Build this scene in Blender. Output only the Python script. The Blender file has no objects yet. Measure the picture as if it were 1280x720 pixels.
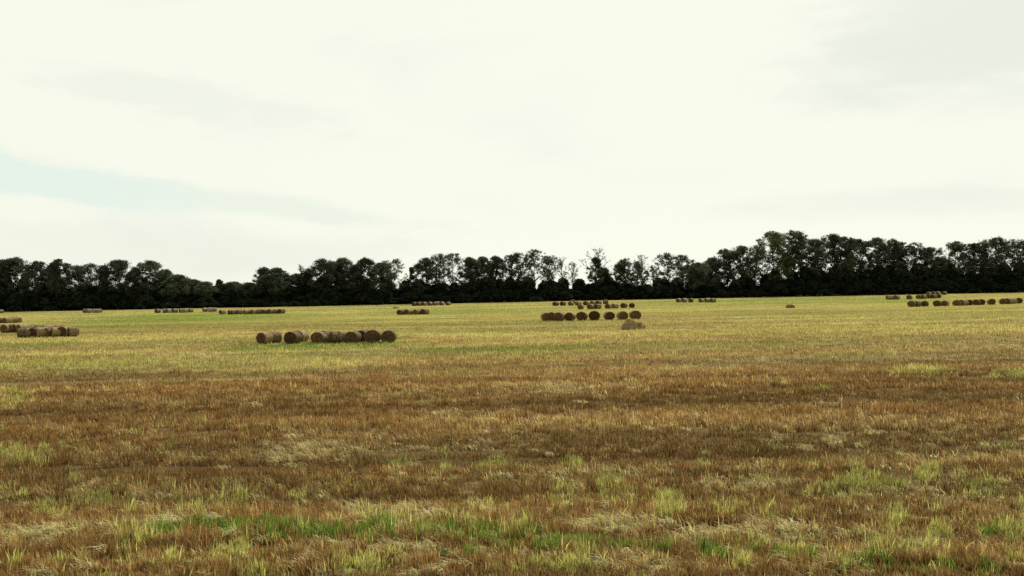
import bpy, math, random
import numpy as np
random.seed(7)
rng = np.random.default_rng(11)
S = bpy.context.scene
C = S.collection
R = math.radians
CAM_H = 6.3
F = 1000.0            # focal length in photo pixels (photo 1280 wide)

# ------------------------------------------------------------------ noise
TAB = np.random.default_rng(3).random((256, 256)).astype(np.float64)
def vnoise(x, y):
    xi = np.floor(x).astype(np.int64); yi = np.floor(y).astype(np.int64)
    fx = x - xi; fy = y - yi
    fx = fx*fx*(3-2*fx); fy = fy*fy*(3-2*fy)
    a = TAB[xi & 255, yi & 255]; b = TAB[(xi+1) & 255, yi & 255]
    c = TAB[xi & 255, (yi+1) & 255]; d = TAB[(xi+1) & 255, (yi+1) & 255]
    return (a*(1-fx)+b*fx)*(1-fy) + (c*(1-fx)+d*fx)*fy
def fbm(x, y, o=4, ox=0.0):
    s = 0; a = .5; t = 0
    for i in range(o):
        s = s + a*vnoise(x+ox+17.3*i, y+ox*.7+5.1*i); t += a
        x = x*2.03; y = y*2.03; a *= .55
    return s/t          # 0..1 about .5
def sstep(a, b, x):
    t = np.clip((x-a)/(b-a), 0, 1); return t*t*(3-2*t)

# ------------------------------------------------------------------ terrain
def terrain(X, Y):
    X = np.asarray(X, float); Y = np.asarray(Y, float)
    z = .02*600*np.tanh(X/600)
    z = z + .55*np.exp(-((Y-128)/42)**2) - .5*np.exp(-((Y-235)/60)**2)
    far = np.clip(Y-375, 0, 500)
    z = z - .02*far
    near = np.exp(-np.clip(Y, 0, None)/140)
    z = z + (fbm(X/7, Y/4, 3, 40)-.5)*.22*near + (fbm(X/1.3, Y/.8, 2, 9)-.5)*.06*near
    return z
def at(px, py):
    """where the sight line through this point of the photo meets the field"""
    Z = np.arange(14, 356, .25)
    X = (px-640)/F*Z
    y = 360 + F*(CAM_H-terrain(X, Z))/Z
    k = np.nonzero(y <= py)[0]
    i = k[0] if len(k) else len(Z)-1
    return float(X[i]), float(Z[i]), float(terrain(X[i], Z[i]))

# ------------------------------------------------------------------ helpers
def mesh_np(name, V, faces_list, mats=(), col=None, smooth=False):
    """faces_list: list of int arrays (n,k)"""
    me = bpy.data.meshes.new(name)
    V = np.ascontiguousarray(V, dtype=np.float32)
    me.vertices.add(len(V)); me.vertices.foreach_set('co', V.ravel())
    loops = np.concatenate([f.ravel() for f in faces_list]).astype(np.int32)
    tot = np.concatenate([np.full(len(f), f.shape[1], np.int32) for f in faces_list])
    start = np.concatenate([[0], np.cumsum(tot)[:-1]]).astype(np.int32)
    me.loops.add(len(loops)); me.loops.foreach_set('vertex_index', loops)
    me.polygons.add(len(tot)); me.polygons.foreach_set('loop_start', start)
    me.polygons.foreach_set('use_smooth', np.full(len(tot), bool(smooth)))
    me.update(calc_edges=True)
    if col is not None:
        at_ = me.color_attributes.new('tint', 'FLOAT_COLOR', 'POINT')
        c = np.ones((len(V), 4), np.float32); c[:, :3] = col
        at_.data.foreach_set('color', c.ravel())
    for m in mats: me.materials.append(m)
    return me
def add(name, me, parent=None, loc=None, rot=None, scale=None):
    o = bpy.data.objects.new(name, me); C.objects.link(o)
    if parent: o.parent = parent
    if loc is not None: o.location = loc
    if rot is not None: o.rotation_euler = rot
    if scale is not None: o.scale = scale
    return o
def tag(o, label=None, cat=None, group=None, kind=None):
    if label: o['label'] = label
    if cat: o['category'] = cat
    if group: o['group'] = group
    if kind: o['kind'] = kind
    return o

# ------------------------------------------------------------------ materials
def mat(name):
    m = bpy.data.materials.new(name); m.use_nodes = True
    nt = m.node_tree; nt.nodes.clear()
    return m, nt, nt.nodes.new('ShaderNodeOutputMaterial')
def blade_material(name, transl=.4, var=.25):
    m, nt, out = mat(name); N = nt.nodes; L = nt.links
    a = N.new('ShaderNodeAttribute'); a.attribute_name = 'tint'
    geo = N.new('ShaderNodeNewGeometry')
    no = N.new('ShaderNodeTexNoise'); no.inputs['Scale'].default_value = 9; no.inputs['Detail'].default_value = 3
    L.new(geo.outputs['Position'], no.inputs['Vector'])
    mr = N.new('ShaderNodeMapRange'); mr.inputs[1].default_value = .3; mr.inputs[2].default_value = .7
    mr.inputs[3].default_value = 1-var; mr.inputs[4].default_value = 1+var
    L.new(no.outputs['Fac'], mr.inputs[0])
    vm = N.new('ShaderNodeVectorMath'); vm.operation = 'SCALE'
    L.new(a.outputs['Color'], vm.inputs[0]); L.new(mr.outputs[0], vm.inputs['Scale'])
    d = N.new('ShaderNodeBsdfDiffuse'); t = N.new('ShaderNodeBsdfTranslucent')
    L.new(vm.outputs[0], d.inputs['Color']); L.new(vm.outputs[0], t.inputs['Color'])
    mx = N.new('ShaderNodeMixShader'); mx.inputs[0].default_value = transl
    L.new(d.outputs[0], mx.inputs[1]); L.new(t.outputs[0], mx.inputs[2]); L.new(mx.outputs[0], out.inputs['Surface'])
    return m
M_blade = blade_material('dry_stalks', .38)
M_green = blade_material('fresh_grass_blades', .45)

def ground_material():
    m, nt, out = mat('field_soil_and_stubble'); N = nt.nodes; L = nt.links
    a = N.new('ShaderNodeAttribute'); a.attribute_name = 'tint'
    geo = N.new('ShaderNodeNewGeometry')
    mp = N.new('ShaderNodeMapping'); mp.inputs['Scale'].default_value = (.8, 2.2, 1)
    L.new(geo.outputs['Position'], mp.inputs['Vector'])
    n1 = N.new('ShaderNodeTexNoise'); n1.inputs['Scale'].default_value = 1.1; n1.inputs['Detail'].default_value = 9; n1.inputs['Roughness'].default_value = .72
    L.new(mp.outputs[0], n1.inputs['Vector'])
    mr = N.new('ShaderNodeMapRange'); mr.inputs[1].default_value = .3; mr.inputs[2].default_value = .7
    mr.inputs[3].default_value = .62; mr.inputs[4].default_value = 1.32
    L.new(n1.outputs['Fac'], mr.inputs[0])
    vm = N.new('ShaderNodeVectorMath'); vm.operation = 'SCALE'
    L.new(a.outputs['Color'], vm.inputs[0]); L.new(mr.outputs[0], vm.inputs['Scale'])
    n2 = N.new('ShaderNodeTexNoise'); n2.inputs['Scale'].default_value = 14; n2.inputs['Detail'].default_value = 6
    L.new(geo.outputs['Position'], n2.inputs['Vector'])
    b = N.new('ShaderNodeBump'); b.inputs['Strength'].default_value = .8; b.inputs['Distance'].default_value = .08
    L.new(n2.outputs['Fac'], b.inputs['Height'])
    p = N.new('ShaderNodeBsdfPrincipled'); p.inputs['Roughness'].default_value = 1; p.inputs['Specular IOR Level'].default_value = .0
    L.new(vm.outputs[0], p.inputs['Base Color']); L.new(b.outputs[0], p.inputs['Normal'])
    L.new(p.outputs[0], out.inputs['Surface'])
    return m
M_ground = ground_material()

def straw_material(name, c1, c2, c3, scale, rings=False):
    m, nt, out = mat(name); N = nt.nodes; L = nt.links
    tc = N.new('ShaderNodeTexCoord'); oi = N.new('ShaderNodeObjectInfo')
    mp = N.new('ShaderNodeMapping'); mp.inputs['Scale'].default_value = (1, .8, 1)
    L.new(tc.outputs['Object'], mp.inputs['Vector'])
    n1 = N.new('ShaderNodeTexNoise'); n1.noise_dimensions = '4D'
    n1.inputs['Scale'].default_value = scale; n1.inputs['Detail'].default_value = 8; n1.inputs['Roughness'].default_value = .7
    L.new(mp.outputs[0], n1.inputs['Vector'])
    w = N.new('ShaderNodeMath'); w.operation = 'MULTIPLY'; w.inputs[1].default_value = 31
    L.new(oi.outputs['Random'], w.inputs[0]); L.new(w.outputs[0], n1.inputs['W'])
    cr = N.new('ShaderNodeValToRGB'); e = cr.color_ramp.elements
    e[0].position = .3; e[0].color = (*c1, 1); e[1].position = .72; e[1].color = (*c3, 1)
    k = cr.color_ramp.elements.new(.5); k.color = (*c2, 1)
    L.new(n1.outputs['Fac'], cr.inputs[0])
    hgt = n1.outputs['Fac']
    colr = cr.outputs[0]
    if rings:
        wv = N.new('ShaderNodeTexWave'); wv.wave_type = 'RINGS'; wv.rings_direction = 'Y'
        wv.inputs['Scale'].default_value = 2.6; wv.inputs['Distortion'].default_value = 3.5; wv.inputs['Detail'].default_value = 3
        wv.inputs['Detail Scale'].default_value = 2.5
        L.new(tc.outputs['Object'], wv.inputs['Vector'])
        mr = N.new('ShaderNodeMapRange'); mr.inputs[3].default_value = .6; mr.inputs[4].default_value = 1.35
        L.new(wv.outputs['Fac'], mr.inputs[0])
        vm = N.new('ShaderNodeVectorMath'); vm.operation = 'SCALE'
        L.new(colr, vm.inputs[0]); L.new(mr.outputs[0], vm.inputs['Scale']); colr = vm.outputs[0]
    hr = N.new('ShaderNodeMapRange'); hr.inputs[3].default_value = .62; hr.inputs[4].default_value = 1.35
    L.new(oi.outputs['Random'], hr.inputs[0])
    v2 = N.new('ShaderNodeVectorMath'); v2.operation = 'SCALE'
    L.new(colr, v2.inputs[0]); L.new(hr.outputs[0], v2.inputs['Scale'])
    b = N.new('ShaderNodeBump'); b.inputs['Strength'].default_value = 1; b.inputs['Distance'].default_value = .06
    L.new(hgt, b.inputs['Height'])
    p = N.new('ShaderNodeBsdfPrincipled'); p.inputs['Roughness'].default_value = .95; p.inputs['Specular IOR Level'].default_value = .1
    L.new(v2.outputs[0], p.inputs['Base Color']); L.new(b.outputs[0], p.inputs['Normal'])
    L.new(p.outputs[0], out.inputs['Surface'])
    return m
M_side = straw_material('baled_straw_side', (.09, .058, .027), (.28, .20, .10), (.58, .46, .26), 6)
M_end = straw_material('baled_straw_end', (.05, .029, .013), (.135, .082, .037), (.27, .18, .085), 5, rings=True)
M_heap = straw_material('loose_straw', (.09, .058, .027), (.44, .33, .17), (.75, .63, .38), 2.0)
M_pale = straw_material('sunlit_pale_straw', (.18, .14, .09), (.32, .27, .18), (.5, .44, .31), 5)  # paler side colour stands in for sunlit tops on the far bales

def leaf_material(name, c, var=.45, transl=.15):
    m, nt, out = mat(name); N = nt.nodes; L = nt.links
    geo = N.new('ShaderNodeNewGeometry'); oi = N.new('ShaderNodeObjectInfo')
    no = N.new('ShaderNodeTexNoise'); no.inputs['Scale'].default_value = .45; no.inputs['Detail'].default_value = 3
    L.new(geo.outputs['Position'], no.inputs['Vector'])
    mul = N.new('ShaderNodeMapRange'); mul.inputs[1].default_value = .3; mul.inputs[2].default_value = .7
    mul.inputs[3].default_value = 1-var; mul.inputs[4].default_value = 1+var
    L.new(no.outputs['Fac'], mul.inputs[0])
    r = N.new('ShaderNodeMapRange'); r.inputs[3].default_value = .75; r.inputs[4].default_value = 1.3
    L.new(oi.outputs['Random'], r.inputs[0])
    mm = N.new('ShaderNodeMath'); mm.operation = 'MULTIPLY'; L.new(mul.outputs[0], mm.inputs[0]); L.new(r.outputs[0], mm.inputs[1])
    v = N.new('ShaderNodeVectorMath'); v.operation = 'SCALE'; v.inputs[0].default_value = c
    L.new(mm.outputs[0], v.inputs['Scale'])
    d = N.new('ShaderNodeBsdfDiffuse'); t = N.new('ShaderNodeBsdfTranslucent')
    L.new(v.outputs[0], d.inputs[0]); L.new(v.outputs[0], t.inputs[0])
    mx = N.new('ShaderNodeMixShader'); mx.inputs[0].default_value = transl
    L.new(d.outputs[0], mx.inputs[1]); L.new(t.outputs[0], mx.inputs[2]); L.new(mx.outputs[0], out.inputs['Surface'])
    return m
M_leaf = leaf_material('oak_leaves', (.100, .120, .074), transl=.3)
M_leaf_light = leaf_material('light_green_leaves', (.13, .165, .065), transl=.4)  # lighter green foliage of one tall tree
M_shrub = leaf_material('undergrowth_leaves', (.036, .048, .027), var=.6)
M_bark = leaf_material('dark_bark', (.045, .038, .03), var=.3, transl=0)

# ------------------------------------------------------------------ what grows where
# patches read from the photo: centre x, y, half width, half height (photo pixels on the ground), strength
GREEN = [(300,662,120,5,.9),(450,667,110,6,1),(590,671,100,7,1),(700,680,70,7,1),(790,687,60,6,.9),(960,697,60,6,.6),(1090,705,80,7,.8),(1210,712,60,6,.8),(205,665,26,6,1),(318,667,36,7,1),(394,666,42,7,1),(507,665,85,7,1),(625,668,42,9,1),(722,681,45,8,1),(840,690,14,6,1),
         (895,692,16,7,.9),(1010,702,24,7,.9),(1130,709,50,8,.9),(1235,713,24,8,.9),(1237,667,18,10,.6),(590,690,60,5,.5),
         (400,433,120,4,.9),(455,424,50,3,.7),(245,397,130,6,.75),(110,408,110,3,.5),(600,437,130,2.5,.5),(960,376,160,2,.5),(40,432,60,3,.5),
         (1130,376,60,2,.4),(560,388,90,3,.4)]
YELL = [(65,640,26,13,1),(123,630,26,8,.9),(293,627,20,14,1),(257,630,14,11,.8),(380,630,9,13,.9),(290,690,24,13,.7),(165,688,25,14,.7),
        (30,572,34,14,.5),(617,583,22,10,.7),(715,583,16,11,.9),(762,607,16,14,1),(700,627,18,18,1),(600,640,20,13,.8),(650,660,17,16,1),
        (555,575,7,11,.8),(838,640,17,15,.9),(715,708,40,14,.6),(465,710,40,12,.6),(1160,593,16,9,1),(1075,610,44,15,1),(1200,600,12,9,.7),
        (1238,608,14,16,.8),(1215,617,12,12,.7),(1068,587,12,11,.8),(910,640,18,14,.8),(963,652,13,12,.8),(1112,648,20,16,.7),(1268,680,20,16,.9),
        (1175,675,16,13,.7),(880,580,10,8,.5),(430,600,14,9,.5),(90,598,20,7,.4),(0,505,30,10,.7),(15,497,25,7,.8),
        (110,455,170,9,.75),(330,455,120,10,.7),(450,440,160,6,.5),(1150,463,50,8,.8),(1270,470,36,9,.9),(1060,445,60,5,.5),(640,440,120,4,.6),
        (900,432,160,5,.5),(700,415,200,5,.4),(1150,405,200,6,.4),(530,402,180,4,.5),(200,425,240,5,.5),(250,640,60,7,.5),(500,585,20,8,.4)]
PALE = [(385,567,62,13,.9),(972,549,15,6,1),(1045,551,13,6,1),(1010,562,14,5,.7),(60,672,85,9,.9),(215,655,45,7,.9),(780,662,60,9,.9),
        (500,643,90,6,.7),(810,713,60,8,.8),(490,690,110,7,.5),(960,672,110,11,.8),(1187,687,80,12,.6),(935,611,60,5,.9),(1115,622,60,5,.6),
        (1187,630,60,6,.6),(1050,714,60,8,.8),(240,445,60,4,.6),(480,440,40,4,.6),(690,600,30,6,.7),(400,545,60,5,.4),(700,525,60,5,.3),
        (700,490,50,7,.35),(560,520,80,4,.35),(1080,530,90,4,.3),(880,460,120,4,.3)]
DARK = [(880,600,60,5,.8),(1050,655,20,14,.9),(60,610,60,8,.5),(300,605,160,8,.5),(100,700,110,14,.5),(560,620,200,9,.4),(880,635,60,10,.5),
        (1000,655,200,5,.5),(640,655,120,4,.6),(350,652,90,4,.6),(955,570,60,4,.6),(300,540,240,5,.4),(1190,510,120,5,.5),(960,505,120,4,.4),(60,520,100,4,.5),
        (60,476,80,3,.6),(650,452,120,3,.4),(150,468,80,3,.5)]
def prep(lst):
    out = []
    for (px, py, rx, ry, s) in lst:
        X, Z, z = at(px, py)
        out.append((X, Z, rx*Z/F, ry*Z*Z/(F*CAM_H), s))
    return out
GREEN = [(a, b+(5 if b > 600 else 0), c, d, e) for a, b, c, d, e in GREEN]   # blades stand above their roots
GREEN, YELL, PALE, DARK = map(prep, (GREEN, YELL, PALE, DARK))
def blobs(lst, X, Y):
    w = np.zeros_like(X)
    for (cx, cy, rx, ry, s) in lst:
        m = (np.abs(X-cx*Y/cy) < 1.8*rx) & (np.abs(Y-cy) < 1.8*ry)
        if not m.any(): continue
        d = np.sqrt(((X[m]-cx*Y[m]/cy)/rx)**2 + ((Y[m]-cy)/ry)**2)
        w[m] = np.maximum(w[m], s*(1-sstep(.2, 1.45, d)))
    return w
def weights(X, Y):
    """probabilities of the five kinds of growth at a place: brown, tan, yellow-green, green, pale straw; and a height factor, openness"""
    Yc = np.clip(Y, 12, None)
    sc = np.clip(Yc/60, .35, 3.0)              # the harvest passes read as long streaks across the view
    wob = (fbm(X/30, Yc/22, 3, 12)-.5)
    wx = X + wob*6; wy = Yc*(1+.10*wob)
    yeq = 360 + 6300/wy
    s1 = fbm(wx/22, wy/2.6, 4, 3)              # long streaks
    s2 = fbm(wx/3.0, wy/1.3, 4, 27)
    s3 = fbm(wx/60, wy/8, 3, 61)
    s4 = fbm(wx/1.1, wy/.7, 3, 71)
    g = blobs(GREEN, wx*1.0, Yc); y = blobs(YELL, X, Yc); p = blobs(PALE, X, Yc); d = blobs(DARK, X, Yc)
    rag = .5 + .9*sstep(.34, .60, s2)*(.4+.9*sstep(.4, .6, s4))
    g, y, p = g*(rag+.15)*1.6, y*rag*1.12, p*rag*1.3
    farw = sstep(470, 405, yeq)                # 1 in the far pale part of the field
    midw = sstep(455, 480, yeq)*sstep(640, 560, yeq)
    s5 = fbm(wx/70, wy/7.5, 3, 8)
    fs = .55*s5+.45*s1
    y = y*.95 + farw*(.42+.75*(1-.45*sstep(-.05, .25, X/Yc))*sstep(.46, .58, fs)) + (1-farw)*(1-.75*midw)*(.03+.30*sstep(.60, .74, s2)*sstep(.45, .62, s3)+ .08*sstep(.55, .7, s4))
    g = g*(1+.9*farw) + farw*.46*sstep(.50, .64, s3) + (1-farw)*.12*sstep(.66, .76, s2)
    p = p + .30*sstep(.54, .68, s1)*(1-.75*midw) + .10*(1-.8*midw) + .12*farw*sstep(.45, .6, 1-fs)
    ff = sstep(404, 392, yeq)
    y = y + .45*ff; g = g + ff*(.08+.22*sstep(.45, .6, fs))
    b = (1-farw)*(.50+.7*sstep(.35, .6, 1-s1)) + farw*.75*sstep(.47, .60, 1-fs)
    b = b*(1+.35*midw) + d*1.4
    t = .55 + .5*sstep(.4, .6, s1) + farw*.45 + .3*sstep(.45, .6, s4)
    t = t*(1-.15*midw)
    k = 1/(1+2.0*np.maximum(np.maximum(g, y*.8), p*.8))
    b = b*k*(1-.5*ff); t = t*k
    W = np.stack([b, t, y, g, p], -1)
    W = W/W.sum(-1, keepdims=True)
    hf = .55 + .9*fbm(X/2.2, Yc/1.1, 3, 90) + .4*(s1-.5)
    openn = sstep(.54, .66, fbm(wx/2.4, wy/.9, 3, 33)) * .9
    openn = openn*(1-np.clip(g*1.3, 0, 1))
    # long swaths left by the harvester: cleaner or more weathered, thinner or thicker stubble
    q1 = fbm(wx/26, wy/1.5, 4, 150); q2 = fbm(wx/45, wy/4.5, 3, 170)
    row = (sstep(.36, .62, q1)-.5)*.75*(1-.5*farw) + (sstep(.38, .60, q2)-.5)*.7
    hf = hf*(1+.35*row); openn = np.clip(openn + .35*sstep(.1, -.6, row), 0, .92)*(1-.3*np.clip(g, 0, 1))
    return W, hf, openn, np.clip(row - .8*d, -1.0, .75)
PAL = np.array([[.268, .158, .056], [.44, .315, .130], [.455, .435, .130], [.185, .265, .042], [.60, .49, .245]])

# ------------------------------------------------------------------ ground sheet
def build_ground():
    ys = np.concatenate([np.linspace(-120, 10, 14), 12*1.0085**np.arange(0, 420)])
    ys = np.concatenate([ys, np.geomspace(ys[-1]*1.04, 9000, 30)])
    s = np.linspace(-1, 1, 381)
    half = 70 + 1.0*np.clip(ys, 0, None)
    X = s[None, :]*half[:, None]; Y = np.repeat(ys[:, None], len(s), 1)
    Z = terrain(X, Y)
    W, hf, op, d = weights(X.ravel(), Y.ravel())
    col = W @ PAL
    col = col*(1+.42*d)[:, None]*.92
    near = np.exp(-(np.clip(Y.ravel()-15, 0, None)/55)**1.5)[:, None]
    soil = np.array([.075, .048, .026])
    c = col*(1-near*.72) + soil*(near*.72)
    out = sstep(352, 372, Y.ravel())[:, None]   # ground colour turns dark olive under and beyond the trees
    c = c*(1-out) + np.array([.03, .035, .015])*out
    n, m = X.shape
    i = np.arange(n*m).reshape(n, m)
    q = np.stack([i[:-1, :-1], i[:-1, 1:], i[1:, 1:], i[1:, :-1]], -1).reshape(-1, 4)
    V = np.stack([X, Y, Z], -1).reshape(-1, 3)
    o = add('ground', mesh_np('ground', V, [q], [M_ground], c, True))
    tag(o, 'wide harvested field of brown and yellow stubble', 'field', kind='structure')
build_ground()

# ------------------------------------------------------------------ stubble, weeds, grass, straw
def scatter(n, z0, z1, margin=False):
    u = rng.random(n)
    Z = z0*(z1/z0)**u                          # density falls with the square of distance
    if margin:                                 # the field goes on past both sides of the view
        Z = 10*(z1/10)**u
        X = (.70*Z+2.5)+rng.random(n)*(.12*Z+18)
        return X*np.where(rng.random(n) < .5, -1, 1), Z
    X = (rng.random(n)*2-1)*(.70*Z+2.5)
    return X, Z
def blades(X, Y, h, w, lean, az, col, bend, seg5):
    """one bent tapered blade each; az = direction of the lean"""
    n = len(X); z = terrain(X, Y)-.01
    fa = rng.random(n)*math.pi
    # faces turn mostly across the view but vary
    ax = np.cos(fa*.9-.45*math.pi*.9); ay = np.sin(fa*.9-.45*math.pi*.9)
    B = np.stack([X, Y, z], -1)
    side = np.stack([ax, ay, np.zeros(n)], -1)*(w*.5)[:, None]
    dirh = np.stack([np.cos(az), np.sin(az)], -1)
    tip = B.copy(); tip[:, :2] += dirh*(np.sin(lean)*h)[:, None]; tip[:, 2] += np.cos(lean)*h
    if not seg5:
        V = np.stack([B-side, B+side, tip], 1).reshape(-1, 3)
        f = np.arange(3*n).reshape(-1, 3)
        shade = np.repeat(col, 3, 0)
        return V, [f], shade
    l2 = lean*bend
    mid = B.copy(); mid[:, :2] += dirh*(np.sin(l2)*h*.55)[:, None]; mid[:, 2] += np.cos(l2)*h*.55
    V = np.stack([B-side, B+side, mid+side*.8, mid-side*.8, tip], 1).reshape(-1, 3)
    b = (np.arange(n)*5)[:, None]
    return V, [b+np.array([[0, 1, 2, 3]]), b+np.array([[3, 2, 4]])], np.repeat(col, 5, 0)
def grow(N1, N2, N3):
    parts = {0: [], 1: [], 2: [], 3: []}
    for (n, z0, z1, seg5, mg) in ((N1, 15.5, 55, True, False), (N2, 55, 350, False, False), (N3, 10, 350, False, True)):
        X, Y = scatter(n, z0, z1, mg)
        W, hf, op, dk = weights(X, Y)
        # plants stand in tufts: neighbours share their kind, height, tone and lean
        cs = np.clip(Y*.011, .22, 2.0)
        lv = np.round(np.log2(cs)*2)/2; cs = 2.0**lv
        jx = X/(cs*1.15)+.55*rng.normal(0, .35, n); jy = Y/cs+.55*rng.normal(0, .35, n)
        hsh = lambda q: np.modf(np.abs(np.sin(np.floor(jx)*12.9898+np.floor(jy)*78.233+lv*3.7+q*37.7)*43758.5453))[0]
        c1, c2, c3, c4 = hsh(0), hsh(1), hsh(2), hsh(3)
        r = np.where(rng.random(n) < .72, c1, rng.random(n))
        kind = (r[:, None] > np.cumsum(W, 1)).sum(1).clip(0, 4)
        keep = rng.random(n) > op*(kind < 2)
        keep &= ~((kind == 3) & (rng.random(n) < .1))
        keep &= rng.random(n) < (.45+.75*c4)
        X, Y, hf, kind, dk, W = X[keep], Y[keep], hf[keep], kind[keep], dk[keep], W[keep]
        c2, c3, c4 = c2[keep], c3[keep], c4[keep]
        n = len(X)
        tall = np.array([.26, .25, .31, .25, .27])[kind]
        h = tall*hf*(.55+.75*rng.random(n))*(.65+.75*c2)
        wd = np.maximum(np.array([.025, .023, .030, .028, .025])[kind], .00100*Y)*(.6+.8*rng.random(n))
        if mg: wd = wd*1.7
        lean = np.abs(rng.normal(0, .22, n))
        lean = np.where(kind == 4, R(62)+rng.normal(0, .2, n), lean)
        h = np.where(kind == 4, h*1.25, h)
        lean = np.where(kind == 2, np.abs(rng.normal(0, .3, n)), lean)
        lean = np.where((kind == 1) & (rng.random(n) < .45), R(45)+rng.normal(0, .3, n), lean)
        az = np.where((kind == 4) | ((kind == 1)), math.pi + rng.normal(0, .35, n) + (c3-.5)*2.2, (rng.random(n)*.6+c4)*2*math.pi)
        far = sstep(60, 180, Y); midfar = sstep(30, 70, Y)
        h = h*(1-.5*far)
        cal = np.clip(.35*midfar+far*.6, 0, .95)[:, None]
        base = PAL[kind]*(1-cal) + (W @ PAL)*cal
        vj = (.50+1.0*rng.random(n)*(.6+.8*c3)); vj = vj*(1-.8*far)+1.0*.8*far
        col = base*(1.15*vj*(1+.48*dk*(kind != 3)*np.where(kind == 4, .4, 1)))[:, None]
        j = rng.normal(0, .035, (n, 3)); col = np.clip(col*(1+j), .01, .8)
        V, Fc, cc = None, None, None
        for grp, ks in ((0, (0, 1)), (1, (2,)), (2, (3,)), (3, (4,))):
            m = np.isin(kind, ks)
            if not m.any(): continue
            parts[grp].append(blades(X[m], Y[m], h[m], wd[m], lean[m], az[m], col[m], .6, seg5))
    def join(lst):
        V = []; T = []; Q = []; Cc = []; off = 0
        for (v, fs, c) in lst:
            V.append(v); Cc.append(c)
            for f in fs: (Q if f.shape[1] == 4 else T).append(f+off)
            off += len(v)
        F_ = ([np.concatenate(Q)] if Q else []) + ([np.concatenate(T)] if T else [])
        return np.concatenate(V), F_, np.concatenate(Cc)
    meta = {0: ('stubble', 'upright brown and tan cereal stubble covering the field', 'stubble', M_blade),
            1: ('weeds', 'yellow-green weed tufts scattered through the brown stubble', 'weeds', M_green),
            2: ('grass', 'low bright green grass in strips between the stubble', 'grass', M_green),
            3: ('straw', 'pale flattened straw lying in patches on the stubble', 'straw', M_blade)}
    for g, lst in parts.items():
        v, f, c = join(lst); nm, lab, cat, m = meta[g]
        o = add(nm, mesh_np(nm, v, f, [m], c))
        tag(o, lab, cat, kind='stuff')
grow(820000, 620000, 420000)

# ------------------------------------------------------------------ round bales
D = 1.35
def fuzz(P, Nn, n, ln, wd, seed):
    """loose stalks standing off a surface"""
    g = np.random.default_rng(seed)
    k = g.integers(0, len(P), n)
    b = P[k]; d = Nn[k] + g.normal(0, .9, (n, 3)); d /= np.linalg.norm(d, axis=1, keepdims=True)
    s = np.cross(d, g.normal(0, 1, (n, 3))); s /= np.linalg.norm(s, axis=1, keepdims=True)
    b = b - Nn[k]*.02
    V = np.stack([b-s*wd, b+s*wd, b+d*(ln*(.4+g.random(n)))[:, None]], 1).reshape(-1, 3)
    return V, np.arange(3*n).reshape(-1, 3)
def bale_profile(seed, sag):
    g = np.random.default_rng(seed); nA, r = 40, D/2
    a = np.linspace(0, 2*math.pi, nA, endpoint=False)
    ph = g.random(4)*6
    rr = r*(1+.018*np.sin(2*a+ph[0])+.012*np.sin(3*a+ph[1])+.008*np.sin(7*a+ph[2]))
    return a, rr
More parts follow.
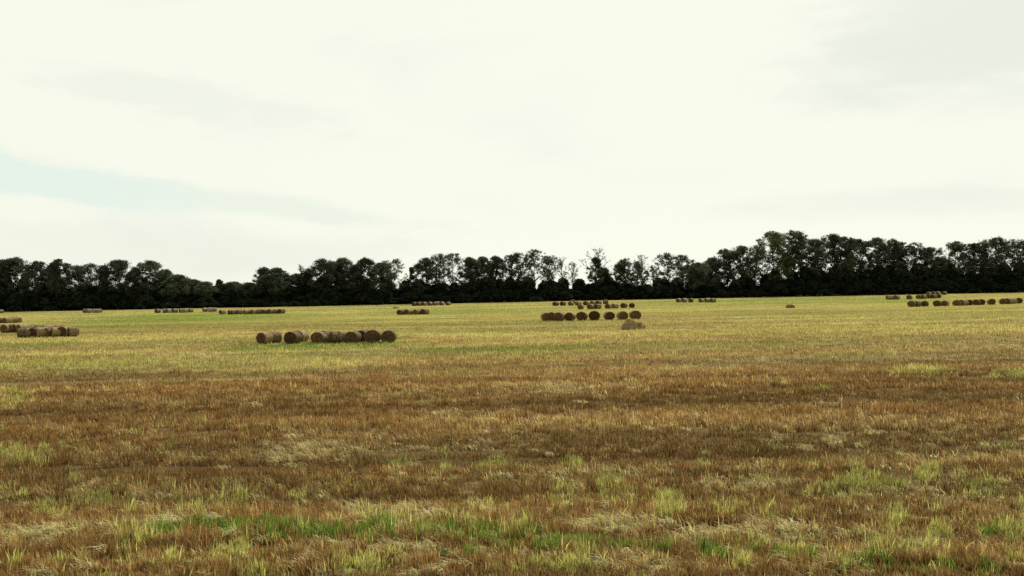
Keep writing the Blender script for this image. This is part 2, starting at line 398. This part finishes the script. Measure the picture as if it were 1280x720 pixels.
def bale_meshes(seed, L=1.25, sag=.04, merged=False, side=None):
    g = np.random.default_rng(seed); a, rr = bale_profile(seed, sag); nA = len(a)
    ts = np.array([-.5, -.485, -.45, -.34, -.2, -.07, .07, .2, .34, .45, .485, .5])
    fr = np.array([.93, .975, 1, 1.0, 1.005, 1.0, 1.005, 1.0, 1.0, 1, .975, .93])
    def ring(f, y):
        x = np.cos(a)*rr*f; z = np.sin(a)*rr*f
        z = np.maximum(z, -D/2*(1-sag)) + D/2*(1-sag)     # settled on its underside
        return np.stack([x, np.full(nA, y), z], -1)
    Rg = np.stack([ring(fr[i]*(1+g.normal(0, .006)), ts[i]*L) for i in range(len(ts))])
    Rg += g.normal(0, .008, Rg.shape)
    V = Rg.reshape(-1, 3); n = len(ts)
    i = np.arange(n*nA).reshape(n, nA); j = np.roll(i, -1, 1)
    q = np.stack([i[:-1], j[:-1], j[1:], i[1:]], -1).reshape(-1, 4)
    P = V; Nn = P-np.array([0, 0, D/2*.97]); Nn[:, 1] = 0; Nn /= np.linalg.norm(Nn, axis=1, keepdims=True)+1e-6
    Vf, Tf = fuzz(P, Nn, 420, .11, .010, seed+5)
    roll = (np.concatenate([V, Vf]), [q, Tf+len(V)])
    ends = []
    for sgn, base in ((-1, Rg[0]), (1, Rg[-1])):
        fs = [1, .8, .6, .4, .2]; c = base.mean(0)
        rings = []
        for f in fs:
            p = c+(base-c)*f; p[:, 1] += sgn*(.035*(1-f)+.012*math.cos(f*22)) + g.normal(0, .006, nA); rings.append(p)
        rings[0] = base.copy()
        VV = np.concatenate(rings+[(c+np.array([0, sgn*.03, 0]))[None]])
        ii = np.arange(len(fs)*nA).reshape(len(fs), nA); jj = np.roll(ii, -1, 1)
        qq = np.stack([ii[:-1], jj[:-1], jj[1:], ii[1:]], -1).reshape(-1, 4)
        tt = np.stack([ii[-1], jj[-1], np.full(nA, len(VV)-1)], -1)
        if sgn > 0: pass
        Pn = VV[:-1]; Vn = np.repeat([[0., sgn*1., 0.]], len(Pn), 0)
        Vz, Tz = fuzz(Pn, Vn, 130, .07, .009, seed+9+sgn)
        ends.append((np.concatenate([VV, Vz]), [qq, np.concatenate([tt, Tz+len(VV)])]))
    if not merged:
        return [mesh_np('bale_roll', *roll, [M_side], None, True)] + [mesh_np('bale_end', *e, [M_end], None, True) for e in ends]
    Vs = [roll[0]]; Q = [roll[1][0]]; T = [roll[1][1]]; off = len(roll[0]); mi = [len(roll[1][0])]
    for (v, (qe, te)) in ends:
        Vs.append(v); Q.append(qe+off); T.append(te+off); off += len(v)
    me = mesh_np('bale_far', np.concatenate(Vs), [np.concatenate(Q), np.concatenate(T)], [side or M_side, M_end], None, True)
    nq0, nq = len(Q[0]), sum(map(len, Q)); nt0 = len(T[0]); nt = sum(map(len, T))
    idx = np.zeros(nq+nt, np.int32); idx[nq0:nq] = 1; idx[nq+nt0:] = 1
    me.polygons.foreach_set('material_index', idx)
    return me
NEAR = [bale_meshes(s, L) for s, L in ((1, 1.22), (2, 1.3), (3, 1.15), (4, 1.25))]
FAR = [bale_meshes(s, L, merged=True) for s, L in ((11, 1.5), (12, 1.6), (13, 1.45))]
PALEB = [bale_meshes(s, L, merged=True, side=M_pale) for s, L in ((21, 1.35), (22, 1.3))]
ORD = ['first', 'second', 'third', 'fourth', 'fifth', 'sixth', 'seventh', 'eighth', 'ninth', 'tenth', 'eleventh', 'twelfth',
       'thirteenth', 'fourteenth', 'fifteenth', 'sixteenth', 'seventeenth', 'eighteenth', 'nineteenth', 'twentieth']
NB = 0
def bale(px, py, yaw, label, group, near=True, back=0.0, size=1.0):
    global NB
    X, Z, z = at(px, py)
    if back:
        X, Z = X*(1+back/Z), Z+back
        z = float(terrain(X, Z))
    sc = 1.05*size*(1+random.uniform(-.035, .035))
    if near is not True: yaw -= 22; sc *= 1.06
    elif 650 < px < 830: sc *= 1.05
    ys = sc*random.choice((1, 1, .96, 1.06))
    if near is True:
        v = NEAR[NB % len(NEAR)]
        root = bpy.data.objects.new('round_bale', v[0]); C.objects.link(root)
        for e in (1, 2): add('end_face', v[e], root)
    else:
        pool = PALEB if near == 'pale' else FAR
        root = bpy.data.objects.new('round_bale', pool[NB % len(pool)]); C.objects.link(root)
    NB += 1
    root.location = (X, Z, z-.02); root.rotation_euler = (random.uniform(-.02, .02), random.uniform(-.03, .03), R(yaw))
    root.scale = (sc*1.19, ys, sc*1.02)
    tag(root, label, 'bale', group)
    return root
# yaw: 0 = round end towards the camera; negative turns the roll away to the right
rows = []
def row(lst, phrase, group, near=True, yawj=5):
    lst = sorted(lst)
    for i, t in enumerate(lst):
        px, py, yaw = t[:3]; back = t[3] if len(t) > 3 else 0; size = t[4] if len(t) > 4 else 1
        o = 'only' if len(lst) == 1 else ('rightmost' if i == len(lst)-1 else ('leftmost' if i == 0 else ORD[i]+' from left'))
        bale(px, py, yaw+random.uniform(-yawj, yawj), f'{o} round straw bale {phrase}', group, near, back, size)
row([(331, 429.8, -28), (342.5, 429.6, -50, 1.0), (366, 429.6, -14, 0, 1.05), (375.5, 429.2, -25, 1.6), (399, 429.2, -15), (409.5, 428.8, -40, 1.2),
     (420, 429, -62), (429, 428.8, -58, .4), (441.5, 428.8, -12), (454.5, 428.4, -20, 1.6), (466.5, 428.6, -4, 0, 1.12), (486, 428.2, -5, 0, 1.02)],
    'in the big front-left row', 'bales in the front-left row')
row([(683, 401.4, 6), (690.5, 401, -20, 1.4), (699, 401.2, -18), (712.5, 400.8, -22), (727.5, 400.6, -16, 0, 1.05), (743, 400.3, -6, 0, 1.08),
     (761.5, 399.8, 8), (778, 399.5, 6), (794, 399.4, 4, 0, 1.08)],
    'in the nearest row behind the large heap', 'bales in the middle row')
row([(726, 386.6, 5), (738.5, 386.4, -15), (747, 386.3, -35, 1), (760.5, 385.8, -10), (768.5, 385.5, -30, 1), (780, 385, -10), (790, 384.8, 8)],
    'in the second row behind the large heap', 'bales in the second middle row', False)
row([(694.7, 382.4, -8), (703.7, 382.2, -15), (713.7, 382, -15), (723, 382, -20), (732.5, 381.6, -10), (741, 381.2, -20), (748, 381, -20)],
    'in the third row behind the large heap', 'bales in the third middle row', False)
row([(716, 379.6, -60), (757, 380, -60)], 'of the rearmost pair behind the large heap', 'bales behind the third middle row', False)
row([(2, 404, -20), (9.5, 404, -15), (16.5, 403.6, -10, 0, 1.12), (22.5, 403.4, -40)], 'in the short row cut by the left photo edge', 'bales at the left edge', False)
row([(9.4, 416, -15), (15.6, 415.8, -20), (21.4, 415.6, -25), (27.5, 415.6, -30)], 'in the run left of the big left cluster', 'bales left of the left cluster')
row([(30, 422, -70), (37.5, 421.8, -60), (44.5, 421.6, -10), (53, 421.4, -60), (63, 421.2, -30), (70.5, 421.2, -55), (80.5, 421, -8, 0, 1.06), (91.5, 420.8, -50)],
    'in the front of the big left cluster', 'bales in the front of the left cluster')
row([(36, 417.5, -60), (44, 417.2, -60), (52, 417, -70), (59, 416.8, -50), (66, 416.4, -30), (75, 416.4, -60)],
    'in the rear of the big left cluster', 'bales in the rear of the left cluster')
row([(1, 391.6, -20)], 'against the trees at the left edge', 'far bale at the left edge', False)
row([(107, 391, -70), (112.3, 391, -60), (119, 391, -70), (124.2, 391, -60)], 'in the short pale row under the left trees', 'pale far bales on the left', 'pale')
row([(197, 391.2, -10), (206, 391.1, -40), (211, 391, -20), (218.5, 391, -20), (227, 390.8, -30), (233, 390.6, -40), (238, 390.4, -20)],
    'in the far row under the left trees', 'far bales under the left trees', 'pale')
row([(256.4, 389.7, -30), (263, 389.6, -40), (268.5, 389.4, -50)], 'in the trio above the long left row', 'trio of far bales on the left', 'pale')
row([(278, 392.8, -10), (288.6, 393, -30), (293.6, 392.9, -40), (299, 392.8, -20), (308, 392.8, -15), (313, 392.6, -40), (317.5, 392.6, -20),
     (324.5, 392.4, -60), (331, 392.3, -20), (338.5, 392.2, -20), (345.5, 392, -40), (352, 391.9, -10)],
    'in the long far-left row', 'bales in the long far-left row', False)
row([(501, 393.6, -10), (505.5, 393.4, -30, 1.5), (511, 393.4, -15), (521.2, 393.2, -20), (525.5, 393, -30, 1.5), (531, 393, -10)],
    'in the short row below the pale row', 'bales in the short centre row', False)
row([(518, 382.4, -10), (524, 382.3, -30), (530.5, 382.2, -20), (537.5, 382.1, -10), (544, 382, -40), (546.8, 381.4, -20, 3), (552.3, 381.9, -5), (560.2, 381.8, -10)],
    'in the pale row at the centre trees', 'pale bales in the far centre row', 'pale')
row([(848.3, 377.9, -20), (855.3, 377.9, -30), (863.8, 377.9, -10), (876.5, 378, -20), (884.5, 378, -50), (891.5, 378, -60)],
    'in the low grey row right of centre', 'bales in the right-centre row', 'pale')
row([(1139.5, 383.6, -10), (1146, 383.4, -40), (1156, 383.2, -8), (1172, 383, -15), (1181.5, 382.8, -25), (1195.5, 382.4, -10), (1204, 382, -40),
     (1211.5, 381.8, -10), (1220.5, 381.4, -20), (1226.5, 381.2, -10), (1239, 380.8, 4), (1253.5, 380.2, -10), (1260, 380, -30), (1265.5, 379.7, -40), (1273.5, 379.2, -10)],
    'in the long right row', 'bales in the long right row', False)
row([(1112, 374.6, -60), (1120.5, 374.5, -30), (1136.7, 374, -15), (1148.6, 373.6, -20), (1154.2, 373.5, -40), (1160.6, 373, -20), (1167, 372.9, -40), (1173, 372.6, -15)],
    'in the row above the long right row', 'bales in the second right row', False)
row([(1161, 369.3, -30), (1166.6, 369.1, -20), (1172.3, 368.9, -30), (1180.5, 368.7, -20)], 'in the rearmost right row under the trees', 'bales in the rearmost right row', 'pale')

# ------------------------------------------------------------------ burst heaps
def heap(px, py, wx, wy, hz, label, seed):
    g = np.random.default_rng(seed); X, Z, z = at(px, py)
    n = 44; u = np.linspace(-1, 1, n); U, Vv = np.meshgrid(u, u, indexing='ij')
    r = np.sqrt(U**2+Vv**2)
    nz = fbm(U*2.3+seed, Vv*2.3+4, 4, seed); n2 = fbm(U*8+seed, Vv*8, 3, seed+3)
    lump = np.clip(1-r**4, 0, None)**.5*(.25+.85*nz) + .16*(n2-.5)*(r < .95)
    lump += .22*np.exp(-(((U+.35)/.3)**2+((Vv)/.4)**2)) - .18*np.exp(-(((U-.15)/.12)**2+(Vv+.4)**2/.3))
    lump = np.clip(lump, -.05, None)*np.clip((1.02-r)*6, 0, 1) - .06*(r >= 1)
    P = np.stack([U*wx/2, Vv*wy/2, lump*hz], -1).reshape(-1, 3)
    i = np.arange(n*n).reshape(n, n)
    q = np.stack([i[:-1, :-1], i[1:, :-1], i[1:, 1:], i[:-1, 1:]], -1).reshape(-1, 4)
    keep = (r.ravel()[q] < 1.03).all(1); q = q[keep]
    on = np.nonzero(r.ravel() < .97)[0]
    Nn = np.repeat([[0., -.25, .7]], len(on), 0)
    Vf, Tf = fuzz(P[on], Nn, 2600, .3, .014, seed)
    o = add('straw_heap', mesh_np('straw_heap', np.concatenate([P, Vf]), [q, Tf+len(P)], [M_heap], None, False), loc=(X, Z+wy*.4, z), rot=(0, 0, R(8)))
    tag(o, label, 'straw heap')
heap(793, 412, 3.5, 2.2, 1.2, 'burst bale slumped into a shaggy straw heap before the middle row', 5)
heap(989, 385.3, 2.6, 1.8, .95, 'small brown straw heap alone on the field under the right trees', 8)
heap(494.5, 385.8, 2.0, 1.5, .75, 'tiny dark flat straw heap left of the pale centre row', 12)

# ------------------------------------------------------------------ trees
def tube(pts, rad, k=5):
    pts = np.asarray(pts, float); V = []; n = len(pts)
    for i in range(n):
        d = pts[min(i+1, n-1)]-pts[max(i-1, 0)]; d /= np.linalg.norm(d)+1e-9
        s = np.cross(d, [.3, .9, .1]); s /= np.linalg.norm(s)+1e-9; t = np.cross(d, s)
        for j in range(k):
            a = 2*math.pi*j/k; V.append(pts[i]+rad[i]*(math.cos(a)*s+math.sin(a)*t))
    Fq = [[i*k+j, i*k+(j+1) % k, (i+1)*k+(j+1) % k, (i+1)*k+j] for i in range(n-1) for j in range(k)]
    return np.array(V), np.array(Fq)
def path(g, a, b, n, j, droop=0.0):
    t = np.linspace(0, 1, n)[:, None]; p = a*(1-t)+b*t
    L_ = np.linalg.norm(b-a); off = g.normal(0, j*L_, (n, 3)); off[0] = 0; off[-1] *= .3
    p = p+off*np.sin(t*math.pi)**.5; p[:, 2] += droop*L_*np.sin(t[:, 0]*math.pi)
    return p
def make_tree(seed, H, Wd, dens=1.0, clump=1.15, leaf=.34, base=.22, top=.55, airy=0.0, limbs=11, leader=.82, crown_drop=.26):
    """dens: foliage amount; base: where the crown starts; top: where it is widest (shares of H); airy: bare twig share"""
    g = np.random.default_rng(seed)
    tv, tf, off = [], [], 0
    def put(p, r, k=5):
        nonlocal off
        v, f = tube(p, r, k); tv.append(v); tf.append(f+off); off += len(v)
    ttop = np.array([g.normal(0, .04*H), g.normal(0, .03*H), H*leader])
    tp = path(g, np.array([0, 0, -.4]), ttop, 9, .012)
    r0 = H*.013+.06
    put(tp, np.linspace(r0, .06, 9), 7)
    tips = []
    def env(zf):          # half width of the crown outline at height share zf
        if zf < base: return .12
        if zf < top: return .35+.65*math.sin((zf-base)/(top-base)*math.pi/2)
        return math.cos(min(1, (zf-top)/(1.02-top))*math.pi/2)**.62
    for i in range(limbs):
        f = base*.9+(leader-.02-base*.9)*((i+g.random()*.7)/limbs)
        s = tp[0]+(ttop-tp[0])*f/leader if False else np.array([np.interp(f*H, tp[:, 2], tp[:, k]) for k in range(3)])
        az = i*2.4+g.normal(0, .5)
        zf = min(.97, f+.12+.2*g.random()*(1-f)+.08)
        rad = Wd/2*env(zf)*(.72+.36*g.random())
        e = np.array([s[0]+math.cos(az)*rad, s[1]+math.sin(az)*rad, zf*H])
        p = path(g, s, e, 6, .05, .06); put(p, np.linspace(.09+r0*.3*(1-f), .035, 6), 4)
        for m in range(4):
            q = p[1+m] if m < 4 else p[-1]
            d = g.normal(0, 1, 3); d[2] = abs(d[2])*.8+.1; d /= np.linalg.norm(d)
            e2 = q+d*Wd*(.12+.13*g.random())
            e2[2] = min(e2[2], H*.99)
            p2 = path(g, q, e2, 4, .06); put(p2, np.linspace(.05, .02, 4), 3)
            tips += [p2[-1], p2[2]]
        tips += [p[-1], p[-2]]
    for m in range(5):
        d = np.array([g.normal(0, .5), g.normal(0, .5), 1]); d /= np.linalg.norm(d)
        e = ttop+d*H*(1-leader)*(.6+.4*g.random()); e[2] = min(e[2], H)
        p2 = path(g, tp[-2], e, 4, .05); put(p2, np.linspace(.06, .02, 4), 3); tips += [e, p2[2]]
    tips = np.array(tips)
    nb = len(tips)
    # fill the crown with further clumps hung about the limbs
    extra = tips[g.integers(0, nb, int(nb*.9*dens))]+g.normal(0, Wd*.055, (int(nb*.9*dens), 3))
    cl = np.concatenate([tips, extra])
    keepn = g.random(len(cl)) > airy
    cl = cl[keepn]
    zf = cl[:, 2]/H
    hw = np.array([env(z) for z in zf])*Wd/2
    rr = np.hypot(cl[:, 0], cl[:, 1]); ov = np.maximum(1, rr/np.maximum(hw*1.08, .3)); cl[:, 0] /= ov; cl[:, 1] /= ov
    rr = np.hypot(cl[:, 0], cl[:, 1])/(Wd/2); cap = H*(1.0-crown_drop*rr**2)-clump*.42
    cl[:, 2] = np.where(cl[:, 2] > cap, cap-np.abs(g.normal(0, .05*H, len(cl))), cl[:, 2])
    LP = []
    for c in cl:
        n = int(g.integers(26, 48)*dens**.3); R_ = clump*(.55+.7*g.random())
        d = g.normal(0, 1, (n, 3)); d /= np.linalg.norm(d, axis=1, keepdims=True)
        LP.append(c+d*(R_*g.random((n, 1))**.5)*np.array([1, 1, .72]))
    LP = np.concatenate(LP); LP = LP[(LP[:, 2] > base*H*.5) & (LP[:, 2] < H*1.01)]
    n = len(LP)
    a = g.normal(0, 1, (n, 3)); a /= np.linalg.norm(a, axis=1, keepdims=True)
    b = np.cross(a, g.normal(0, 1, (n, 3))); b /= np.linalg.norm(b, axis=1, keepdims=True)
    s = (leaf*(.55+.9*g.random(n)))[:, None]
    V = np.stack([LP-a*s*.6, LP+b*s*.38, LP+a*s*.6, LP-b*s*.38], 1).reshape(-1, 3)
    q = np.arange(4*n).reshape(-1, 4)
    return (np.concatenate(tv), [np.concatenate(tf)]), (V, [q])
TREEN = 0
def tree(px, ytop, wpx, kind, label, Z=364.0, light=False, group='tall trees of the windbreak'):
    global TREEN
    TREEN += 1
    X = (px-640)/F*Z; z = float(terrain(X, Z))
    H = CAM_H + (360-ytop)/F*Z - z; Wd = wpx/F*Z
    prm = dict(dense=dict(dens=2.3, clump=1.3, limbs=17, base=.10, top=.60),
               gappy=dict(dens=1.75, clump=1.1, limbs=16, base=.12, top=.62),
               airy=dict(dens=1.25, clump=.95, leaf=.27, limbs=15, base=.15, top=.66, airy=.15),
               bare=dict(dens=.22, clump=.7, leaf=.22, limbs=13, base=.3, top=.75, airy=.5),
               cone=dict(dens=1.0, clump=.9, limbs=13, base=.12, top=.3, leader=.93),
               spire=dict(dens=.7, clump=.6, limbs=12, base=.15, top=.35, leader=.96))[kind]
    (tv, tf), (cv, cf) = make_tree(100+TREEN*7, H, Wd, **prm)
    root = bpy.data.objects.new('tree', None); C.objects.link(root); root.location = (X, Z, z)
    root.empty_display_size = .5
    add('trunk', mesh_np('trunk', tv, tf, [M_bark], None, True), root)
    cr = add('crown', mesh_np('crown', cv, cf, [M_leaf_light if light else M_leaf]), root)
    tag(root, label, 'tree', group)
    return root
# x, top y, width, kind, back row?
TREES = [(-22,324,34,'dense'),(4,324,24,'dense'),(20,321,30,'dense'),(45,325,24,'gappy'),(62,329,18,'dense'),(77,322,22,'gappy'),(96,331,22,'gappy'),(113,328,26,'airy'),
         (129,331,14,'gappy'),(149,324,32,'dense'),(168,333,16,'gappy'),(187,325,32,'gappy'),(206,336,18,'dense'),(223,343,24,'dense'),(243,349,20,'dense'),
         (258,352,16,'dense'),(275,349,10,'cone'),(291,352,22,'dense'),(310,353,22,'dense'),(330,333,15,'gappy'),(346,334,22,'gappy'),(339,343,26,'dense'),
         (372,342,22,'dense'),(374,329,13,'bare'),(386,335,18,'gappy'),(403,322,24,'gappy'),(418,326,16,'gappy'),(430,321,24,'gappy'),(444,330,14,'dense'),(456,321,22,'gappy'),
         (478,327,20,'gappy'),(491,322,28,'airy'),(514,333,11,'spire'),(533,322,22,'gappy'),(549,316,26,'airy'),(567,315,24,'airy'),(587,321,20,'gappy'),(602,320,24,'gappy'),
         (619,319,16,'gappy'),(638,317,20,'airy'),(652,313,22,'airy'),(669,310,26,'airy'),(688,317,20,'airy'),(703,320,20,'bare'),(716,326,14,'bare'),
         (743,307,42,'bare'),(744,321,22,'cone'),(754,334,14,'gappy'),(773,328,14,'airy'),(784,322,22,'airy'),(802,316,26,'bare'),(797,326,16,'airy'),(816,330,12,'bare'),(832,315,26,'airy'),
         (852,317,24,'airy'),(872,328,32,'dense'),(892,321,20,'gappy'),(908,310,26,'gappy'),(926,306,26,'gappy'),(944,306,24,'airy'),(966,288,36,'dense'),(988,287,40,'dense'),
         (1004,300,26,'gappy'),(1020,298,22,'gappy'),(1038,291,30,'dense'),(1058,294,24,'gappy'),(1076,297,24,'gappy'),(1096,296,28,'gappy'),(1112,297,24,'gappy'),
         (1128,302,24,'gappy'),(1144,302,24,'airy'),(1160,308,24,'gappy'),(1176,321,16,'dense'),(1197,301,32,'gappy'),(1218,303,22,'gappy'),(1233,298,22,'airy'),
         (1249,295,28,'gappy'),(1268,297,28,'airy'),(1286,298,28,'gappy'),(1306,298,30,'gappy')]
LOOK = dict(dense='dense dark broad-crowned tree', gappy='gappy-crowned dark tree', airy='slender thin-leaved tree', bare='nearly bare twiggy tree',
            cone='pointed cone-shaped tree', spire='thin spire-like small tree')
LM = [(0,60,'at the left edge above the left bale cluster'),(60,140,'above the pale far-left bales'),(140,250,'above the far row under the left trees'),
      (250,365,'above the long far-left bale row'),(365,500,'above the front-left bale row'),(500,600,'above the pale centre bale row'),
      (600,690,'between the centre and middle bale rows'),(690,800,'above the middle bale rows'),(800,900,'above the low grey bale row'),
      (900,1010,'above the lone small straw heap'),(1010,1110,'left of the right-hand bale rows'),(1110,1190,'above the rearmost right bales'),(1190,1400,'above the right end of the long right row')]
def lm(px):
    for a, b, t in LM:
        if px < b: return t, a
    return LM[-1][2], LM[-1][0]
cnt = {}; tot = {}
for (px, yt, w, k) in TREES:
    key = (k, lm(px)[1]); tot[key] = tot.get(key, 0)+1
for n, (px, yt, w, k) in enumerate(sorted(TREES)):
    key = (k, lm(px)[1]); cnt[key] = cnt.get(key, 0)+1
    suf = '' if tot[key] == 1 or px == 966 else ', '+ORD[cnt[key]-1]+' from left'
    light = px in (966, 926)
    lab = ('tall bushy tree with light green leaves' if px == 966 else LOOK[k])+' '+lm(px)[0]+suf
    tree(px, yt, w*(1.7 if k in ('dense','gappy','airy') else 1.15), k, lab, Z=364+((n*37) % 5)*2.2, light=(px == 966))

# undergrowth: shrubs and young trees filling the foot of the windbreak
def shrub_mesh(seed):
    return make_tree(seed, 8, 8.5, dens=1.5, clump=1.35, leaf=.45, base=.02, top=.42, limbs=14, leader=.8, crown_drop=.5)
SH = []
for s in range(7):
    (tv, tf), (cv, cf) = shrub_mesh(900+s)
    SH.append((mesh_np('stems', tv, tf, [M_bark], None, True), mesh_np('foliage', cv, cf, [M_shrub])))
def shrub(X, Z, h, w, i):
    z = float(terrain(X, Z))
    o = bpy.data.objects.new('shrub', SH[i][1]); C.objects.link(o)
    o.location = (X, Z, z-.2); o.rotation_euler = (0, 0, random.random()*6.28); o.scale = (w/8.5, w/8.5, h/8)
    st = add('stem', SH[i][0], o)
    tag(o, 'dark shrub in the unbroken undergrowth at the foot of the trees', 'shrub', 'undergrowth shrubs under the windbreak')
PROF = [(-60, 350), (150, 350), (240, 354), (320, 356), (365, 360), (400, 348), (520, 346), (600, 346), (700, 348), (760, 346), (860, 345), (960, 338), (1060, 330), (1180, 330), (1300, 328)]
def prof(px): return 4+float(np.interp(px, [a for a, b in PROF], [b for a, b in PROF]))
k = 0
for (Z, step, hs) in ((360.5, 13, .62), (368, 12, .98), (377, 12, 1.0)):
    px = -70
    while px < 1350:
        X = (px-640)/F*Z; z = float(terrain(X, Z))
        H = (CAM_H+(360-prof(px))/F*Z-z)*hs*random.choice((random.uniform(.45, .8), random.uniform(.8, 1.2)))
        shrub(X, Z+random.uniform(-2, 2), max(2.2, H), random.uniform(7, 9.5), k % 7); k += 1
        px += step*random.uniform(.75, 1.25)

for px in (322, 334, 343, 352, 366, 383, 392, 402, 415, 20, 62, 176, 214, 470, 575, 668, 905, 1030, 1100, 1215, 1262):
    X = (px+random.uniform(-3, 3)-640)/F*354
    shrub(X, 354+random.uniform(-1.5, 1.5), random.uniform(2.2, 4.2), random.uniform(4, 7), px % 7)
# ------------------------------------------------------------------ sky, sun
SUN_EL, SUN_AZ = 44, 22         # degrees; azimuth measured from straight ahead towards the right
w = bpy.data.worlds.new('World'); S.world = w; w.use_nodes = True
nt = w.node_tree; nt.nodes.clear(); N = nt.nodes; L = nt.links
out = N.new('ShaderNodeOutputWorld'); bg = N.new('ShaderNodeBackground'); bg.inputs['Strength'].default_value = .1
L.new(bg.outputs[0], out.inputs['Surface'])
sky = N.new('ShaderNodeTexSky'); sky.sky_type = 'NISHITA'; sky.sun_disc = False
sky.sun_elevation = R(SUN_EL); sky.sun_rotation = R(SUN_AZ)
tc = N.new('ShaderNodeTexCoord')
def M(op, a, b=None, c=None, clamp=False):
    n = N.new('ShaderNodeMath'); n.operation = op; n.use_clamp = clamp
    for i, v in enumerate((a, b, c)):
        if v is None: continue
        if isinstance(v, (int, float)): n.inputs[i].default_value = v
        else: L.new(v, n.inputs[i])
    return n.outputs[0]
def ss(v, a, b):
    n = N.new('ShaderNodeMapRange'); n.interpolation_type = 'SMOOTHSTEP'
    n.inputs[1].default_value = a; n.inputs[2].default_value = b; L.new(v, n.inputs[0]); return n.outputs[0]
def mixc(f, a, b):
    n = N.new('ShaderNodeMix'); n.data_type = 'RGBA'
    if isinstance(f, (int, float)): n.inputs[0].default_value = f
    else: L.new(f, n.inputs[0])
    for i, v in ((6, a), (7, b)):
        if isinstance(v, tuple): n.inputs[i].default_value = (*v, 1)
        else: L.new(v, n.inputs[i])
    return n.outputs[2]
sep = N.new('ShaderNodeSeparateXYZ'); L.new(tc.outputs['Generated'], sep.inputs[0])
dx, dy, dz = sep.outputs
az = M('ARCTAN2', dx, dy); el = M('ARCSINE', dz)
cmb = N.new('ShaderNodeCombineXYZ'); L.new(az, cmb.inputs[0]); L.new(M('MULTIPLY', el, 3.2), cmb.inputs[1])
n1 = N.new('ShaderNodeTexNoise'); n1.inputs['Scale'].default_value = 2.2; n1.inputs['Detail'].default_value = 6; n1.inputs['Roughness'].default_value = .52; n1.inputs['Distortion'].default_value = .4
L.new(cmb.outputs[0], n1.inputs['Vector'])
n2 = N.new('ShaderNodeTexNoise'); n2.inputs['Scale'].default_value = 8; n2.inputs['Detail'].default_value = 9; n2.inputs['Roughness'].default_value = .62
L.new(cmb.outputs[0], n2.inputs['Vector'])
nn = n1.outputs['Fac']; nf = M('SUBTRACT', n2.outputs['Fac'], .5)
def lobe(ca, ce, ra, re, slope=0, j=.35):
    """soft cloud patch round an azimuth and elevation (radians)"""
    a = M('DIVIDE', M('SUBTRACT', az, ca), ra)
    e = M('DIVIDE', M('SUBTRACT', M('SUBTRACT', el, ce), M('MULTIPLY', M('SUBTRACT', az, ca), slope)), re)
    r = M('SQRT', M('ADD', M('MULTIPLY', a, a), M('MULTIPLY', e, e)))
    return M('ADD', r, M('MULTIPLY', nf, j))
cream = (9.55, 9.75, 8.45); grey = (8.3, 8.65, 7.55)
cl = mixc(ss(nn, .48, .72), cream, (8.75, 9.0, 7.9))
g1 = M('SUBTRACT', 1, ss(lobe(.60, .285, .30, .095, .12, 1.2), .45, 1.2))
g2 = M('SUBTRACT', 1, ss(lobe(-.38, .215, .17, .035, -.10, 3.2), .3, 1.2))
g3 = M('SUBTRACT', 1, ss(lobe(-.42, .045, .34, .035, 0, 2.5), .3, 1.2))
g4 = M('SUBTRACT', 1, ss(lobe(.45, .095, .22, .02, 0, 2.5), .3, 1.2))
gall = M('MAXIMUM', M('MAXIMUM', g1, M('MULTIPLY', g2, .5)), M('MAXIMUM', M('MULTIPLY', g3, .5), M('MULTIPLY', g4, .45)))
cl = mixc(gall, cl, grey)
b1 = M('SUBTRACT', 1, ss(lobe(-.62, .130, .32, .026, -.13, 2.2), .70, 1.12))
b1b = M('SUBTRACT', 1, ss(lobe(-.36, .104, .28, .017, -.10, 2.4), .4, 1.2))
blue = mixc(.95, sky.outputs[0], (8.2, 9.2, 8.25))
cl = mixc(M('MULTIPLY', b1b, .7), cl, (8.15, 8.85, 7.7))
cl = mixc(M('MULTIPLY', b1, ss(M('MULTIPLY', az, -1), .30, .50)), cl, blue)
# sky behind the camera, out of view, darkened to deepen the backlit contrast
back = ss(M('MULTIPLY', dy, -1), -.35, .7)
cl = mixc(back, cl, (2.6, 2.75, 2.9))
L.new(mixc(.97, sky.outputs[0], cl), bg.inputs['Color'])
sl = bpy.data.lights.new('sun', 'SUN'); sl.energy = 3.4; sl.angle = R(4); sl.color = (1, .95, .84)
so = bpy.data.objects.new('sun', sl); C.objects.link(so)
# the lamp shines along -Z: turn it to come from azimuth SUN_AZ (to the right of +Y), elevation SUN_EL
from mathutils import Vector
sd = Vector((math.sin(R(SUN_AZ))*math.cos(R(SUN_EL)), math.cos(R(SUN_AZ))*math.cos(R(SUN_EL)), math.sin(R(SUN_EL))))
so.rotation_euler = sd.to_track_quat('Z', 'Y').to_euler(); so.location = (60, 100, 120)

# ------------------------------------------------------------------ camera
cd = bpy.data.cameras.new('camera'); cd.sensor_width = 36; cd.lens = 36*F/1280; cd.clip_end = 20000; cd.clip_start = .5
co = bpy.data.objects.new('camera', cd); C.objects.link(co); co.location = (0, 0, CAM_H); co.rotation_euler = (R(90), 0, 0)
S.camera = co
v = S.view_settings; v.view_transform = 'Standard'; v.look = 'None'; v.exposure = 0; v.gamma = 1; v.use_curve_mapping = False
S.cycles.max_bounces = 6; S.cycles.diffuse_bounces = 3; S.cycles.transmission_bounces = 3
S.cycles.use_denoising = False
